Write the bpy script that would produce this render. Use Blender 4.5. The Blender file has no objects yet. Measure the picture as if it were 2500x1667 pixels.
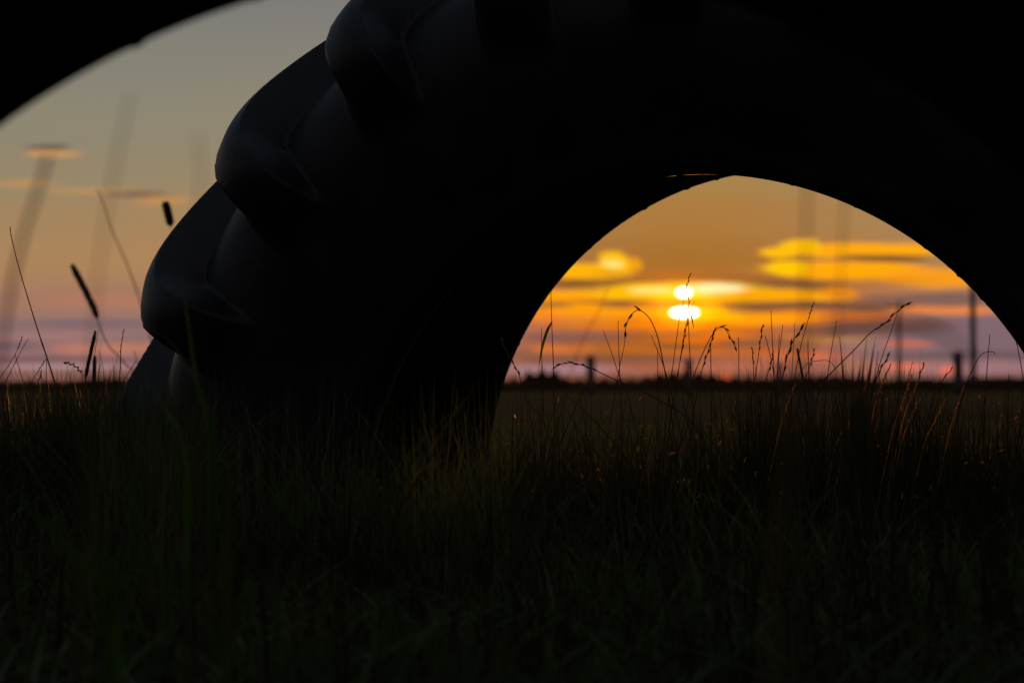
import bpy, math, random
import numpy as np
from mathutils import Vector, Matrix

random.seed(7)
rng = np.random.default_rng(7)
scene = bpy.context.scene
col = scene.collection

# ------------------------------------------------------------------ camera
CAM_H = 0.25
F = 5903.0                      # focal length in photo pixels (85 mm, 36 mm sensor, 2500 px)
PITCH = math.atan((938.0 - 833.5) / F)
cd = bpy.data.cameras.new('camera')
cam = bpy.data.objects.new('camera', cd)
col.objects.link(cam)
cam.location = (0, 0, CAM_H)
cam.rotation_euler = (math.pi / 2 + PITCH, 0, 0)
cd.lens = 85.0
cd.sensor_width = 36.0
cd.clip_start = 0.02
cd.clip_end = 12000
cd.dof.use_dof = True
cd.dof.focus_distance = 3.08
cd.dof.aperture_fstop = 7.0
scene.camera = cam
DK = 1.06293                    # photo pixels per unit of my 2352 px wide measuring copy


def ray(xd, yd):
    dx = (xd * DK - 1250.0) / F
    dz = (833.5 - yd * DK) / F
    c, s = math.cos(PITCH), math.sin(PITCH)
    return Vector((dx, c - dz * s, s + dz * c))


def at(xd, yd, d):
    r = ray(xd, yd)
    return Vector((0, 0, CAM_H)) + r * d


def uv(xd, yd):
    r = ray(xd, yd)
    return r.x / r.y, r.z / r.y


PX = DK / F                     # metres per measured pixel at 1 m


def lin(c):
    o = []
    for v in c[:3]:
        v = v / 255.0
        o.append(v / 12.92 if v <= 0.04045 else ((v + 0.055) / 1.055) ** 2.4)
    return tuple(o) + (1.0,)


# ------------------------------------------------------------------ render, exposure
scene.render.engine = 'CYCLES'
scene.view_settings.view_transform = 'Standard'
scene.view_settings.look = 'None'
scene.view_settings.exposure = 0.0
scene.view_settings.gamma = 1.0
scene.cycles.use_denoising = True
scene.cycles.max_bounces = 6
scene.cycles.transmission_bounces = 4
scene.cycles.caustics_reflective = False
scene.cycles.caustics_refractive = False

SUN_U, SUN_V = uv(1572, 703)
SUN_EL = math.atan(SUN_V)
SUN_AZ = math.atan(SUN_U)

# ------------------------------------------------------------------ sky
world = bpy.data.worlds.new('World')
scene.world = world
world.use_nodes = True
nt = world.node_tree
nt.nodes.clear()


class NB:
    """small helper to wire shader nodes"""

    def __init__(self, tree):
        self.t = tree

    def n(self, typ, **kw):
        nd = self.t.nodes.new(typ)
        for k, v in kw.items():
            setattr(nd, k, v)
        return nd

    def link(self, a, b):
        self.t.links.new(a, b)

    def put(self, sock, v):
        if isinstance(v, bpy.types.NodeSocket):
            self.link(v, sock)
        else:
            sock.default_value = v

    def m(self, op, a, b=0.0, c=None, clamp=False):
        nd = self.n('ShaderNodeMath', operation=op, use_clamp=clamp)
        self.put(nd.inputs[0], a)
        self.put(nd.inputs[1], b)
        if c is not None:
            self.put(nd.inputs[2], c)
        return nd.outputs[0]

    def v(self, op, a, b=(0, 0, 0)):
        nd = self.n('ShaderNodeVectorMath', operation=op)
        self.put(nd.inputs[0], a)
        if op != 'LENGTH':
            self.put(nd.inputs[1], b)
        return nd.outputs['Value'] if op in ('LENGTH', 'DOT_PRODUCT') else nd.outputs[0]

    def comb(self, x, y, z=0.0):
        nd = self.n('ShaderNodeCombineXYZ')
        for i, q in enumerate((x, y, z)):
            self.put(nd.inputs[i], q)
        return nd.outputs[0]

    def mix(self, f, a, b, blend='MIX'):
        nd = self.n('ShaderNodeMix', data_type='RGBA', blend_type=blend)
        self.put(nd.inputs[0], f)
        self.put(nd.inputs[6], a)
        self.put(nd.inputs[7], b)
        return nd.outputs[2]

    def smooth(self, x, a, b, lo=0.0, hi=1.0):
        nd = self.n('ShaderNodeMapRange', interpolation_type='SMOOTHSTEP')
        self.put(nd.inputs[0], x)
        nd.inputs[1].default_value = a
        nd.inputs[2].default_value = b
        nd.inputs[3].default_value = lo
        nd.inputs[4].default_value = hi
        return nd.outputs[0]

    def noise(self, vec, scale, detail=3.0, rough=0.5):
        nd = self.n('ShaderNodeTexNoise')
        self.put(nd.inputs['Vector'], vec)
        nd.inputs['Scale'].default_value = scale
        nd.inputs['Detail'].default_value = detail
        nd.inputs['Roughness'].default_value = rough
        return nd.outputs['Fac']

    def ramp(self, fac, stops):
        nd = self.n('ShaderNodeValToRGB')
        self.put(nd.inputs[0], fac)
        cr = nd.color_ramp
        cr.interpolation = 'EASE'
        while len(cr.elements) < len(stops):
            cr.elements.new(0.5)
        for e, (p, c) in zip(cr.elements, stops):
            e.position = p
            e.color = c
        return nd.outputs[0]


W = NB(nt)
tc = W.n('ShaderNodeTexCoord')
sep = W.n('ShaderNodeSeparateXYZ')
W.link(tc.outputs['Generated'], sep.inputs[0])
sx, sy, sz = sep.outputs
ysafe = W.m('MAXIMUM', sy, 0.02)
u0 = W.m('DIVIDE', sx, ysafe)
v0 = W.m('DIVIDE', sz, ysafe)
# wind-drawn streaks: warp the direction a little before placing clouds
n1 = W.noise(W.comb(W.m('MULTIPLY', u0, 14.0), W.m('MULTIPLY', v0, 150.0)), 1.0, 4.0, 0.6)
n2 = W.noise(W.comb(W.m('MULTIPLY', u0, 30.0), W.m('MULTIPLY', v0, 60.0), 5.0), 1.0, 3.0, 0.55)
uw = W.m('ADD', u0, W.m('MULTIPLY', W.m('SUBTRACT', n2, 0.5), 0.020))
vw = W.m('ADD', v0, W.m('MULTIPLY', W.m('SUBTRACT', n1, 0.5), 0.0048))
UV = W.comb(uw, vw)
rag = W.m('MULTIPLY', W.m('SUBTRACT', W.noise(W.comb(W.m('MULTIPLY', u0, 42.0), W.m('MULTIPLY', v0, 190.0), 3.0), 1.0, 5.0, 0.6), 0.5), 0.75)

# clear sky colour by height, once for the far side of the view and once round the sun
V_LO, V_HI = -0.01, 0.20


def vpos(yd):
    return (uv(1176, yd)[1] - V_LO) / (V_HI - V_LO)


tv = W.m('DIVIDE', W.m('SUBTRACT', v0, V_LO), V_HI - V_LO, clamp=True)
left = [(885, (128, 88, 84)), (820, (138, 104, 110)), (760, (134, 106, 108)), (690, (158, 118, 98)), (600, (168, 129, 90)),
        (500, (159, 130, 94)), (400, (145, 131, 104)), (280, (137, 132, 113)), (150, (130, 128, 117)), (0, (125, 124, 118))]
right = [(885, (66, 40, 38)), (862, (112, 68, 64)), (830, (156, 88, 64)), (785, (178, 88, 28)), (730, (206, 104, 12)), (665, (182, 106, 26)),
         (600, (158, 103, 43)), (500, (163, 115, 59)), (410, (160, 125, 73)), (300, (150, 130, 92)), (0, (126, 124, 116))]
baseL = W.ramp(tv, [(max(0, vpos(y)), lin(c)) for y, c in left])
baseR = W.ramp(tv, [(max(0, vpos(y)), lin(c)) for y, c in right])
du = W.m('DIVIDE', W.m('SUBTRACT', u0, SUN_U), 480 * PX)
wsun = W.m('POWER', 2.71828, W.m('MULTIPLY', W.m('MULTIPLY', du, du), -1.0))
sky = W.mix(wsun, baseL, baseR)
# soft bands near the horizon
band = W.smooth(v0, 0.002, 0.06, 1.0, 0.0)
nb = W.noise(W.comb(W.m('MULTIPLY', u0, 9.0), W.m('MULTIPLY', v0, 210.0), 2.0), 1.0, 4.0, 0.55)
sky = W.mix(W.m('MULTIPLY', band, W.smooth(nb, 0.5, 0.68, 0.0, 0.45)), sky, lin((108, 88, 96)))
sky = W.mix(W.m('MULTIPLY', band, W.smooth(nb, 0.46, 0.32, 0.0, 0.30)), sky, lin((205, 130, 92)))

nb2 = W.noise(W.comb(W.m('MULTIPLY', u0, 11.0), W.m('MULTIPLY', v0, 170.0), 9.0), 1.0, 4.0, 0.6)


def cloud(x, y, hw, hh, c, a=1.0, soft=0.55, raw=False):
    """one cloud patch at a direction; soft = share of its radius that fades"""
    global sky
    u, v = uv(x, y)
    d = W.v('MULTIPLY', W.v('SUBTRACT', W.comb(u0, v0) if raw else UV, (u, v, 0)), (1 / (hw * PX), 1 / (hh * PX), 0))
    ln = W.v('LENGTH', d)
    k = W.smooth(ln if raw else W.m('ADD', ln, rag), 1.0 + soft * 0.4, 1.0 - soft * 0.75, 0.0, a)
    sky = W.mix(k, sky, lin(c) if max(c) > 20 else c + (1.0,))


# purple-grey veil to the right of the sun
cloud(2240, 775, 330, 75, (106, 94, 110), 0.95, 0.9)
cloud(2010, 752, 190, 24, (82, 62, 68), 0.9, 0.8)
cloud(2060, 800, 130, 22, (116, 96, 108), 0.8, 0.9)
# lit cloud bank left of the sun
cloud(1340, 624, 120, 22, (255, 178, 0), 1.0, 0.35)
cloud(1418, 602, 42, 30, (255, 188, 0), 1.0, 0.4)
cloud(1464, 606, 20, 15, (240, 160, 8), 0.9, 0.5)
cloud(1405, 606, 34, 12, (255, 228, 120), 0.95, 0.7)
cloud(1330, 651, 165, 10, (112, 74, 40), 1.0, 0.5)
cloud(1290, 690, 160, 24, (255, 160, 0), 0.95, 0.5)
# long bright band through the sun
cloud(1600, 672, 300, 25, (255, 186, 0), 1.0, 0.35)
cloud(1820, 680, 170, 16, (250, 164, 2), 1.0, 0.5)
cloud(1500, 664, 58, 7, (255, 232, 130), 0.95, 0.8)
cloud(1650, 662, 62, 10, (255, 240, 175), 1.0, 0.7)
cloud(1560, 632, 110, 12, (196, 112, 16), 0.5, 0.9)
cloud(1440, 716, 330, 15, (255, 160, 0), 1.0, 0.5)
cloud(1650, 722, 150, 24, (255, 180, 0), 1.0, 0.6)
cloud(1810, 728, 120, 18, (255, 146, 6), 0.95, 0.6)
cloud(1520, 748, 230, 16, (224, 112, 4), 0.9, 0.7)
cloud(1440, 693, 150, 6, (160, 84, 12), 0.95, 0.6)
cloud(1860, 701, 270, 9, (92, 62, 56), 1.0, 0.5)
cloud(1660, 697, 90, 6, (120, 62, 22), 0.95, 0.6)
# bank right of the sun
cloud(1980, 576, 215, 21, (252, 166, 10), 1.0, 0.35)
cloud(1835, 566, 50, 19, (255, 190, 0), 1.0, 0.45)
cloud(1785, 582, 40, 15, (255, 188, 0), 1.0, 0.45)
cloud(1970, 624, 215, 25, (255, 166, 4), 1.0, 0.4)
cloud(1800, 618, 58, 17, (255, 196, 0), 1.0, 0.45)
cloud(2150, 636, 140, 28, (244, 152, 24), 0.95, 0.6)
cloud(2040, 593, 130, 10, (112, 74, 42), 1.0, 0.5)
cloud(1790, 600, 70, 5, (170, 106, 24), 0.9, 0.7)
cloud(1830, 655, 140, 14, (116, 80, 52), 1.0, 0.5)
cloud(1935, 672, 56, 16, (246, 146, 8), 1.0, 0.5)
cloud(2150, 686, 190, 15, (112, 86, 86), 1.0, 0.5)
cloud(2160, 712, 150, 11, (232, 130, 66), 1.0, 0.6)
cloud(1960, 727, 120, 10, (216, 106, 40), 0.9, 0.7)
# under the sun
cloud(1330, 776, 140, 13, (112, 78, 78), 0.95, 0.6)
cloud(1740, 786, 150, 12, (122, 74, 62), 0.85, 0.7)
cloud(1570, 776, 110, 14, (222, 104, 8), 0.9, 0.7)
cloud(1500, 805, 120, 12, (238, 112, 8), 1.0, 0.6)
cloud(1690, 808, 130, 9, (226, 106, 24), 0.9, 0.7)
cloud(1275, 804, 48, 14, (228, 116, 56), 1.0, 0.5)
cloud(1345, 803, 38, 12, (222, 112, 52), 1.0, 0.6)
cloud(1400, 826, 270, 8, (94, 66, 68), 0.95, 0.6)
cloud(1290, 848, 170, 12, (150, 120, 132), 0.95, 0.6)
cloud(1480, 852, 120, 10, (158, 96, 80), 0.8, 0.8)
cloud(1700, 846, 170, 10, (172, 100, 82), 0.85, 0.8)
cloud(1850, 816, 100, 10, (214, 106, 70), 0.85, 0.8)
cloud(1671, 868, 16, 11, (222, 96, 56), 1.0, 0.6)
cloud(2230, 816, 230, 9, (78, 72, 88), 0.95, 0.6)
cloud(2220, 846, 190, 12, (146, 110, 122), 0.95, 0.7)
cloud(2070, 842, 45, 11, (232, 116, 92), 0.95, 0.7)
cloud(2180, 850, 40, 10, (230, 112, 94), 0.95, 0.7)
# loose wisps between the larger banks
wr = random.Random(11)
for k in range(22):
    x, y = wr.uniform(1180, 2120), wr.uniform(690, 815)
    far_ = abs(x - 1572) / 560
    if k % 2:
        c_ = (112 - 10 * far_, 70 + 8 * far_, 44 + 30 * far_)
    else:
        c_ = (250 - 20 * far_, 158 - 46 * far_ - (y - 690) * 0.3, 8 + 50 * far_)
    cloud(x, y, wr.uniform(35, 120), wr.uniform(4, 7.5), c_, wr.uniform(0.55, 0.85), 0.5)
# left window
cloud(108, 342, 50, 9, (84, 76, 74), 1.0, 0.7)
cloud(118, 356, 62, 8, (206, 150, 94), 0.95, 0.7)
cloud(50, 424, 90, 9, (184, 140, 92), 0.85, 0.8)
cloud(210, 440, 130, 8, (184, 142, 92), 0.85, 0.8)
cloud(380, 461, 70, 10, (190, 138, 84), 0.9, 0.8)
cloud(312, 447, 82, 8, (110, 86, 74), 1.0, 0.7)
cloud(250, 690, 200, 20, (174, 116, 96), 0.7, 0.9)
cloud(60, 700, 90, 14, (160, 116, 96), 0.6, 0.9)
cloud(240, 742, 210, 10, (112, 96, 108), 0.9, 0.8)
cloud(120, 772, 190, 10, (160, 118, 116), 0.7, 0.8)
cloud(30, 794, 90, 8, (104, 88, 98), 0.9, 0.8)
cloud(270, 800, 150, 14, (186, 120, 98), 0.85, 0.8)
cloud(150, 824, 260, 6, (106, 76, 76), 0.95, 0.7)
cloud(130, 843, 200, 9, (164, 132, 138), 0.95, 0.7)
cloud(130, 860, 280, 4, (88, 66, 64), 0.95, 0.7)
cloud(150, 873, 240, 5, (178, 116, 102), 0.9, 0.8)
sunband = W.m('MULTIPLY', wsun, W.m('MULTIPLY', W.smooth(v0, 0.052, 0.043), W.smooth(v0, 0.004, 0.016)))
sky = W.mix(W.m('MULTIPLY', sunband, W.smooth(nb2, 0.52, 0.62, 0.0, 0.75)), sky, lin((140, 82, 42)))
sky = W.mix(W.m('MULTIPLY', sunband, W.smooth(nb2, 0.44, 0.32, 0.0, 0.5)), sky, lin((255, 186, 20)))
glow2 = W.v('LENGTH', W.v('MULTIPLY', W.v('SUBTRACT', W.comb(u0, v0), (SUN_U, SUN_V, 0)), (1 / (100 * PX), 1 / (62 * PX), 0)))
sky = W.mix(W.smooth(glow2, 1.0, 0.2, 0.0, 0.85), sky, lin((228, 150, 16)), 'ADD')
# the sun itself, split by a dark bar of cloud
glow = W.v('LENGTH', W.v('MULTIPLY', W.v('SUBTRACT', W.comb(u0, v0), (SUN_U, SUN_V, 0)), (1 / (150 * PX), 1 / (95 * PX), 0)))
sky = W.mix(W.smooth(glow, 1.0, 0.0, 0.0, 0.8), sky, lin((205, 92, 0)), 'ADD')
cloud(1571, 672, 16, 9, (9.0, 7.5, 4.5), 1.0, 0.2, True)
cloud(1572, 718, 31, 10, (9.0, 7.5, 4.5), 1.0, 0.2, True)
cloud(1572, 694, 60, 4.5, (190, 100, 10), 0.9, 0.5, True)

# the rest of the dome: dusk blue-grey above, behind the camera raised to fill tyre and grass
el = W.m('ARCSINE', sz)
up = W.smooth(el, 0.16, 0.55, 0.0, 1.0)
dusk = W.mix(up, lin((116, 117, 118)), lin((84, 92, 110)))
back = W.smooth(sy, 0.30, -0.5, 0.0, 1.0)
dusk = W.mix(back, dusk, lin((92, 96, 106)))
inview = W.m('MULTIPLY', W.smooth(sy, 0.35, 0.8), W.smooth(el, 0.20, 0.12))
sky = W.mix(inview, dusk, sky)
sky = W.mix(W.smooth(el, -0.004, -0.012), sky, lin((16, 15, 10)))
nish = W.n('ShaderNodeTexSky', sky_type='NISHITA')
nish.sun_disc = False
nish.sun_elevation = SUN_EL
nish.sun_rotation = SUN_AZ
nish.altitude = 0
bg1 = W.n('ShaderNodeBackground')
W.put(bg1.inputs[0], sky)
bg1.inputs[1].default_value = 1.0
bg2 = W.n('ShaderNodeBackground')
W.link(nish.outputs[0], bg2.inputs[0])
bg2.inputs[1].default_value = 0.002
add = W.n('ShaderNodeAddShader')
W.link(bg1.outputs[0], add.inputs[0])
W.link(bg2.outputs[0], add.inputs[1])
out = W.n('ShaderNodeOutputWorld')
W.link(add.outputs[0], out.inputs[0])

# ------------------------------------------------------------------ the low sun
sd = bpy.data.lights.new('sun', 'SUN')
sd.energy = 2.6
sd.angle = math.radians(0.55)
sd.color = (1.0, 0.42, 0.10)
sun = bpy.data.objects.new('sun', sd)
col.objects.link(sun)
sdir = Vector((SUN_U, 1.0, SUN_V)).normalized()
sun.rotation_euler = sdir.to_track_quat('Z', 'Y').to_euler()
sun.location = (0, 30, 6)


# ------------------------------------------------------------------ helpers
def mat(name):
    m = bpy.data.materials.new(name)
    m.use_nodes = True
    b = NB(m.node_tree)
    p = m.node_tree.nodes['Principled BSDF']
    return m, b, p


def bump(b, p, height, strength, dist=0.01):
    bn = b.n('ShaderNodeBump')
    bn.inputs['Strength'].default_value = strength
    bn.inputs['Distance'].default_value = dist
    b.link(height, bn.inputs['Height'])
    b.link(bn.outputs[0], p.inputs['Normal'])


def mesh_obj(name, verts, faces, material, parent=None, smooth=True):
    me = bpy.data.meshes.new(name)
    me.from_pydata([tuple(v) for v in verts], [], faces)
    if smooth:
        me.polygons.foreach_set('use_smooth', [True] * len(me.polygons))
    me.materials.append(material)
    me.update()
    o = bpy.data.objects.new(name, me)
    col.objects.link(o)
    if parent is not None:
        o.parent = parent
    return o


def quad_obj(name, verts, quads, material, parent=None):
    """fast mesh from numpy arrays"""
    me = bpy.data.meshes.new(name)
    nv, nf = len(verts), len(quads)
    me.vertices.add(nv)
    me.vertices.foreach_set('co', np.ascontiguousarray(verts, dtype=np.float32).ravel())
    me.loops.add(nf * 4)
    me.loops.foreach_set('vertex_index', np.ascontiguousarray(quads, dtype=np.int32).ravel())
    me.polygons.add(nf)
    me.polygons.foreach_set('loop_start', np.arange(nf, dtype=np.int32) * 4)
    me.polygons.foreach_set('use_smooth', np.ones(nf, dtype=bool))
    me.update(calc_edges=True)
    me.validate()
    me.materials.append(material)
    o = bpy.data.objects.new(name, me)
    col.objects.link(o)
    if parent is not None:
        o.parent = parent
    return o


def thing(name, label, cat, loc, group=None):
    o = bpy.data.objects.new(name, None)
    col.objects.link(o)
    o.empty_display_size = 0.05
    o.location = loc
    tag(o, label, cat, group)
    return o


def tag(o, label, cat, group=None):
    o['label'] = label
    o['category'] = cat
    if group:
        o['group'] = group


# ------------------------------------------------------------------ materials
# rubber: matt black, a little dusty, fine grain
M_RUB, b, p = mat('tyre_rubber')
ob = b.n('ShaderNodeTexCoord').outputs['Object']
g1 = b.noise(ob, 9.0, 5.0, 0.6)
g2 = b.noise(ob, 260.0, 3.0, 0.6)
b.put(p.inputs['Base Color'], b.mix(b.smooth(g1, 0.35, 0.75), lin((22, 21, 21)), lin((38, 36, 35))))
b.put(p.inputs['Roughness'], b.m('MULTIPLY_ADD', g1, 0.3, 0.28))
p.inputs['Specular IOR Level'].default_value = 0.3
bump(b, p, b.m('MULTIPLY_ADD', g1, 0.6, g2), 0.35, 0.002)

M_BEAD, b, p = mat('bead_rubber')
ob = b.n('ShaderNodeTexCoord').outputs['Object']
g2 = b.noise(ob, 180.0, 3.0, 0.6)
b.put(p.inputs['Base Color'], b.mix(g2, lin((8, 8, 8)), lin((20, 19, 19))))
p.inputs['Roughness'].default_value = 0.7
p.inputs['Specular IOR Level'].default_value = 0.2
bump(b, p, g2, 0.4, 0.002)

M_NO_GLINT, b, p = mat('glintless_bead')  # bead and liner of the near tyre, gloss taken out to kill sun glints
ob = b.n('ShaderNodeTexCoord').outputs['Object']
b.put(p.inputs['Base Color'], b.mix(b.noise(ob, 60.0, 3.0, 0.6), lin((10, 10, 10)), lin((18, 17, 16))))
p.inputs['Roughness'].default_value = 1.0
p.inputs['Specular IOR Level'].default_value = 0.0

M_LINER, b, p = mat('tyre_liner')
ob = b.n('ShaderNodeTexCoord').outputs['Object']
g1 = b.noise(ob, 16.0, 5.0, 0.6)
b.put(p.inputs['Base Color'], b.mix(g1, lin((20, 14, 12)), lin((40, 28, 24))))
p.inputs['Roughness'].default_value = 0.9
p.inputs['Specular IOR Level'].default_value = 0.15
bump(b, p, g1, 0.4, 0.004)


def grass_mat(name, c1, c2, trans=0.45, rough=0.45, scale=30.0, spec=0.28):
    m, b, p = mat(name)
    ob = b.n('ShaderNodeTexCoord').outputs['Object']
    oi = b.n('ShaderNodeNewGeometry').outputs['Random Per Island']
    g = b.noise(ob, scale, 2.0, 0.5)
    c = b.mix(b.m('MULTIPLY_ADD', oi, 0.7, b.m('MULTIPLY', g, 0.3)), lin(c1), lin(c2))
    b.put(p.inputs['Base Color'], c)
    p.inputs['Roughness'].default_value = rough
    p.inputs['Specular IOR Level'].default_value = spec
    t = b.n('ShaderNodeBsdfTranslucent')
    b.put(t.inputs[0], c)
    ms = b.n('ShaderNodeMixShader')
    ms.inputs[0].default_value = trans
    b.link(p.outputs[0], ms.inputs[1])
    b.link(t.outputs[0], ms.inputs[2])
    b.link(ms.outputs[0], m.node_tree.nodes['Material Output'].inputs[0])
    return m


M_BLADE = grass_mat('grass_blade', (58, 72, 32), (100, 102, 52), 0.22, 0.55, 30.0, 0.15)
M_TALL = grass_mat('tall_grass_blade', (26, 33, 14), (56, 54, 27), 0.18, 0.6, 30.0, 0.12)
M_STRAW = grass_mat('dry_grass', (60, 49, 30), (100, 80, 48), 0.25, 0.4)
M_GLOW = grass_mat('glint_straw', (200, 150, 96), (238, 190, 120), 0.65, 0.25)  # glints put into the colour: much paler straw for backlit streaks and specks
M_STEM = grass_mat('grass_stem', (70, 54, 30), (112, 80, 46), 0.18, 0.55)
M_SEED = grass_mat('seed_head', (74, 52, 30), (120, 82, 48), 0.4, 0.5, 200.0)
M_TIMO = grass_mat('timothy_head', (40, 42, 24), (66, 60, 36), 0.25, 0.6, 300.0)
M_LEAF = grass_mat('green_leaf', (54, 84, 18), (84, 112, 30), 0.55, 0.4)

M_POST, b, p = mat('weathered_wood')
ob = b.n('ShaderNodeTexCoord').outputs['Object']
sc = b.v('MULTIPLY', ob, (30, 30, 3))
g = b.noise(sc, 1.0, 5.0, 0.6)
b.put(p.inputs['Base Color'], b.mix(g, lin((48, 42, 36)), lin((92, 84, 74))))
p.inputs['Roughness'].default_value = 0.85
bump(b, p, g, 0.5, 0.01)

M_GROUND, b, p = mat('meadow')
geo = b.n('ShaderNodeTexCoord').outputs['Object']
g1 = b.noise(geo, 0.35, 5.0, 0.6)
g2 = b.noise(geo, 14.0, 4.0, 0.65)
g3 = b.noise(b.v('MULTIPLY', geo, (1, 0.25, 1)), 0.06, 3.0, 0.5)
cc = b.mix(b.smooth(g1, 0.3, 0.7), lin((74, 70, 44)), lin((100, 82, 56)))
cc = b.mix(b.smooth(g2, 0.35, 0.7, 0.0, 0.6), cc, lin((58, 52, 33)))
cc = b.mix(b.smooth(g3, 0.4, 0.65, 0.0, 0.5), cc, lin((98, 84, 54)))
b.put(p.inputs['Base Color'], cc)
p.inputs['Roughness'].default_value = 1.0
p.inputs['Specular IOR Level'].default_value = 0.0
bump(b, p, g2, 0.8, 0.04)

M_HEDGE = grass_mat('hedge_leaves', (52, 46, 30), (84, 66, 44), 0.5, 0.8, 1.0)

# ------------------------------------------------------------------ ground
nx = 60
xs = np.sinh(np.linspace(-1, 1, nx) * 8.2)
xs = xs / xs.max() * 6000.0
ys = np.sinh(np.linspace(-1, 1, nx) * 8.2)
ys = ys / ys.max() * 6000.0
gx, gy = np.meshgrid(xs, ys)
gz = 0.012 * np.sin(gx * 2.1 + 0.4) * np.cos(gy * 1.7) * np.exp(-(gx ** 2 + gy ** 2) / 200.0)
gv = np.stack([gx, gy, gz], -1).reshape(-1, 3)
ii = np.arange(nx * nx).reshape(nx, nx)
gq = np.stack([ii[:-1, :-1], ii[:-1, 1:], ii[1:, 1:], ii[1:, :-1]], -1).reshape(-1, 4)
ground = quad_obj('ground', gv, gq, M_GROUND)
ground['kind'] = 'structure'

# ------------------------------------------------------------------ tyres
RB, WB = 0.4825, 0.2372
NL = 22
PITCHA = 2 * math.pi / NL
# section of half a tyre, (across, radius), from bead edge over the outside to the crown
half_out = [(-0.2372, 0.4825), (-0.250, 0.4835), (-0.262, 0.491), (-0.270, 0.503), (-0.276, 0.522), (-0.288, 0.548), (-0.304, 0.585),
            (-0.318, 0.625), (-0.327, 0.662), (-0.329, 0.695), (-0.325, 0.726), (-0.314, 0.752), (-0.292, 0.772),
            (-0.255, 0.785), (-0.200, 0.793), (-0.140, 0.798), (-0.070, 0.801), (0.0, 0.802)]
half_in = [(0.0, 0.778), (-0.10, 0.774), (-0.19, 0.760), (-0.250, 0.735), (-0.278, 0.695), (-0.280, 0.655), (-0.268, 0.612),
           (-0.250, 0.570), (-0.236, 0.535), (-0.222, 0.508), (-0.212, 0.492), (-0.222, 0.4845)]


def resample(pts, n):
    pts = np.array(pts)
    m = len(pts)
    P = np.vstack([2 * pts[0] - pts[1], pts, 2 * pts[-1] - pts[-2]])
    res = []
    for k in range(m - 1):
        p0, p1, p2, p3 = P[k:k + 4]
        for t in np.linspace(0, 1, 14, endpoint=False):
            res.append(0.5 * ((2 * p1) + (-p0 + p2) * t + (2 * p0 - 5 * p1 + 4 * p2 - p3) * t * t + (-p0 + 3 * p1 - 3 * p2 + p3) * t ** 3))
    res.append(pts[-1])
    res = np.array(res)
    d = np.r_[0, np.cumsum(np.hypot(*np.diff(res, axis=0).T))]
    s = np.linspace(0, d[-1], n)
    return np.stack([np.interp(s, d, res[:, 0]), np.interp(s, d, res[:, 1])], 1)


ho = resample(half_out, 70)
hi = resample(half_in, 30)
far_o = ho[:-1][::-1] * np.array([-1, 1])
far_i = hi[1:][::-1] * np.array([-1, 1])
prof = np.vstack([ho, far_o, far_i[:], hi[:]])        # closed loop: near bead, crown, far bead, liner, back
NP = len(prof)
NO = len(ho) + len(far_o)
tang = np.roll(prof, -1, 0) - np.roll(prof, 1, 0)
nrm = np.stack([-tang[:, 1], tang[:, 0]], 1)
nrm /= np.linalg.norm(nrm, axis=1)[:, None]
# make the normals of the outer skin point outwards
if nrm[len(ho) - 1, 1] < 0:
    nrm = -nrm


def sstep(x, a, b):
    t = np.clip((x - a) / (b - a), 0, 1)
    return t * t * (3 - 2 * t)


NPH = 1150
ph = np.arange(NPH) * 2 * math.pi / NPH
A, R_ = prof[:, 0], prof[:, 1]
LUG_T0 = math.radians(140.1)
K_LUG = math.radians(65.7)
SH = -0.31
LUG_H = 0.061


def lug_mask(side):
    """height share (phi, profile) of the lugs whose outer end is on this side"""
    a = A * side
    r = R_
    along = sstep(a, 0.045, 0.015)
    # on the sidewall the lug end fades out towards the rim
    face = np.clip((r - 0.668) / 0.075, 0, 1)
    face = sstep(r, 0.655, 0.75)
    shift = K_LUG * np.clip(a - SH, 0, None)
    c = LUG_T0 - shift + (0 if side > 0 else PITCHA * 0.5)
    d = (ph[:, None] - c[None, :]) / PITCHA
    d = (d - np.round(d + 0.2)) * PITCHA
    taper = np.where(a < -0.25, np.clip((0.775 - r) / 0.1, 0, 1), 0)
    low = np.full(NP, math.radians(0.75)) + taper * math.radians(1.2)     # steep lower flank at d = low
    upp = math.radians(-3.95) + taper * math.radians(0.5)                  # end of the flat top, then a long sloping flank
    f_low, f_up = math.radians(1.9), math.radians(1.0)
    m = np.clip((low[None, :] + f_low - d) / f_low, 0, 1) * np.clip((d - upp[None, :] + f_up) / f_up, 0, 1)
    m = m * m * (3 - 2 * m) * 0.35 + m * 0.65
    m = m * (0.97 + 0.17 * np.exp(-((d + math.radians(1.8)) / math.radians(2.6)) ** 2) * (a < -0.05)[None, :])
    depth = 1.0 - 0.06 * np.clip((a + 0.27) / 0.22, 0, 1)          # lugs are deepest at the shoulder
    return m * along[None, :] * face[None, :] * depth[None, :]


hgt = np.maximum(lug_mask(1), lug_mask(-1))
outer = np.arange(NP) < NO
hgt = hgt * outer[None, :]
# worn edges, a few nicks and the ragged rim of the bead
wob = sstep(R_, 0.52, 0.68)[None, :] * (np.sin(ph * 7 + 0.5)[:, None] * 0.0015 + np.sin(ph * 3 + 1.9)[:, None] * 0.003) * np.ones(NP)
nick = rng.random(NPH)
nick = np.convolve(np.where(nick > 0.94, rng.random(NPH), 0), [0.3, 1, 0.3], 'same')
bead = np.exp(-((R_ - 0.4825) / 0.006) ** 2)
off = hgt * LUG_H
rad = R_[None, :] + nrm[None, :, 1] * off + wob - bead[None, :] * nick[:, None] * 0.0016
ax = A[None, :] + nrm[None, :, 0] * off
co = np.stack([np.cos(ph)[:, None] * rad * 0.988, ax, np.sin(ph)[:, None] * rad], -1)   # x, axis, up

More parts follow.
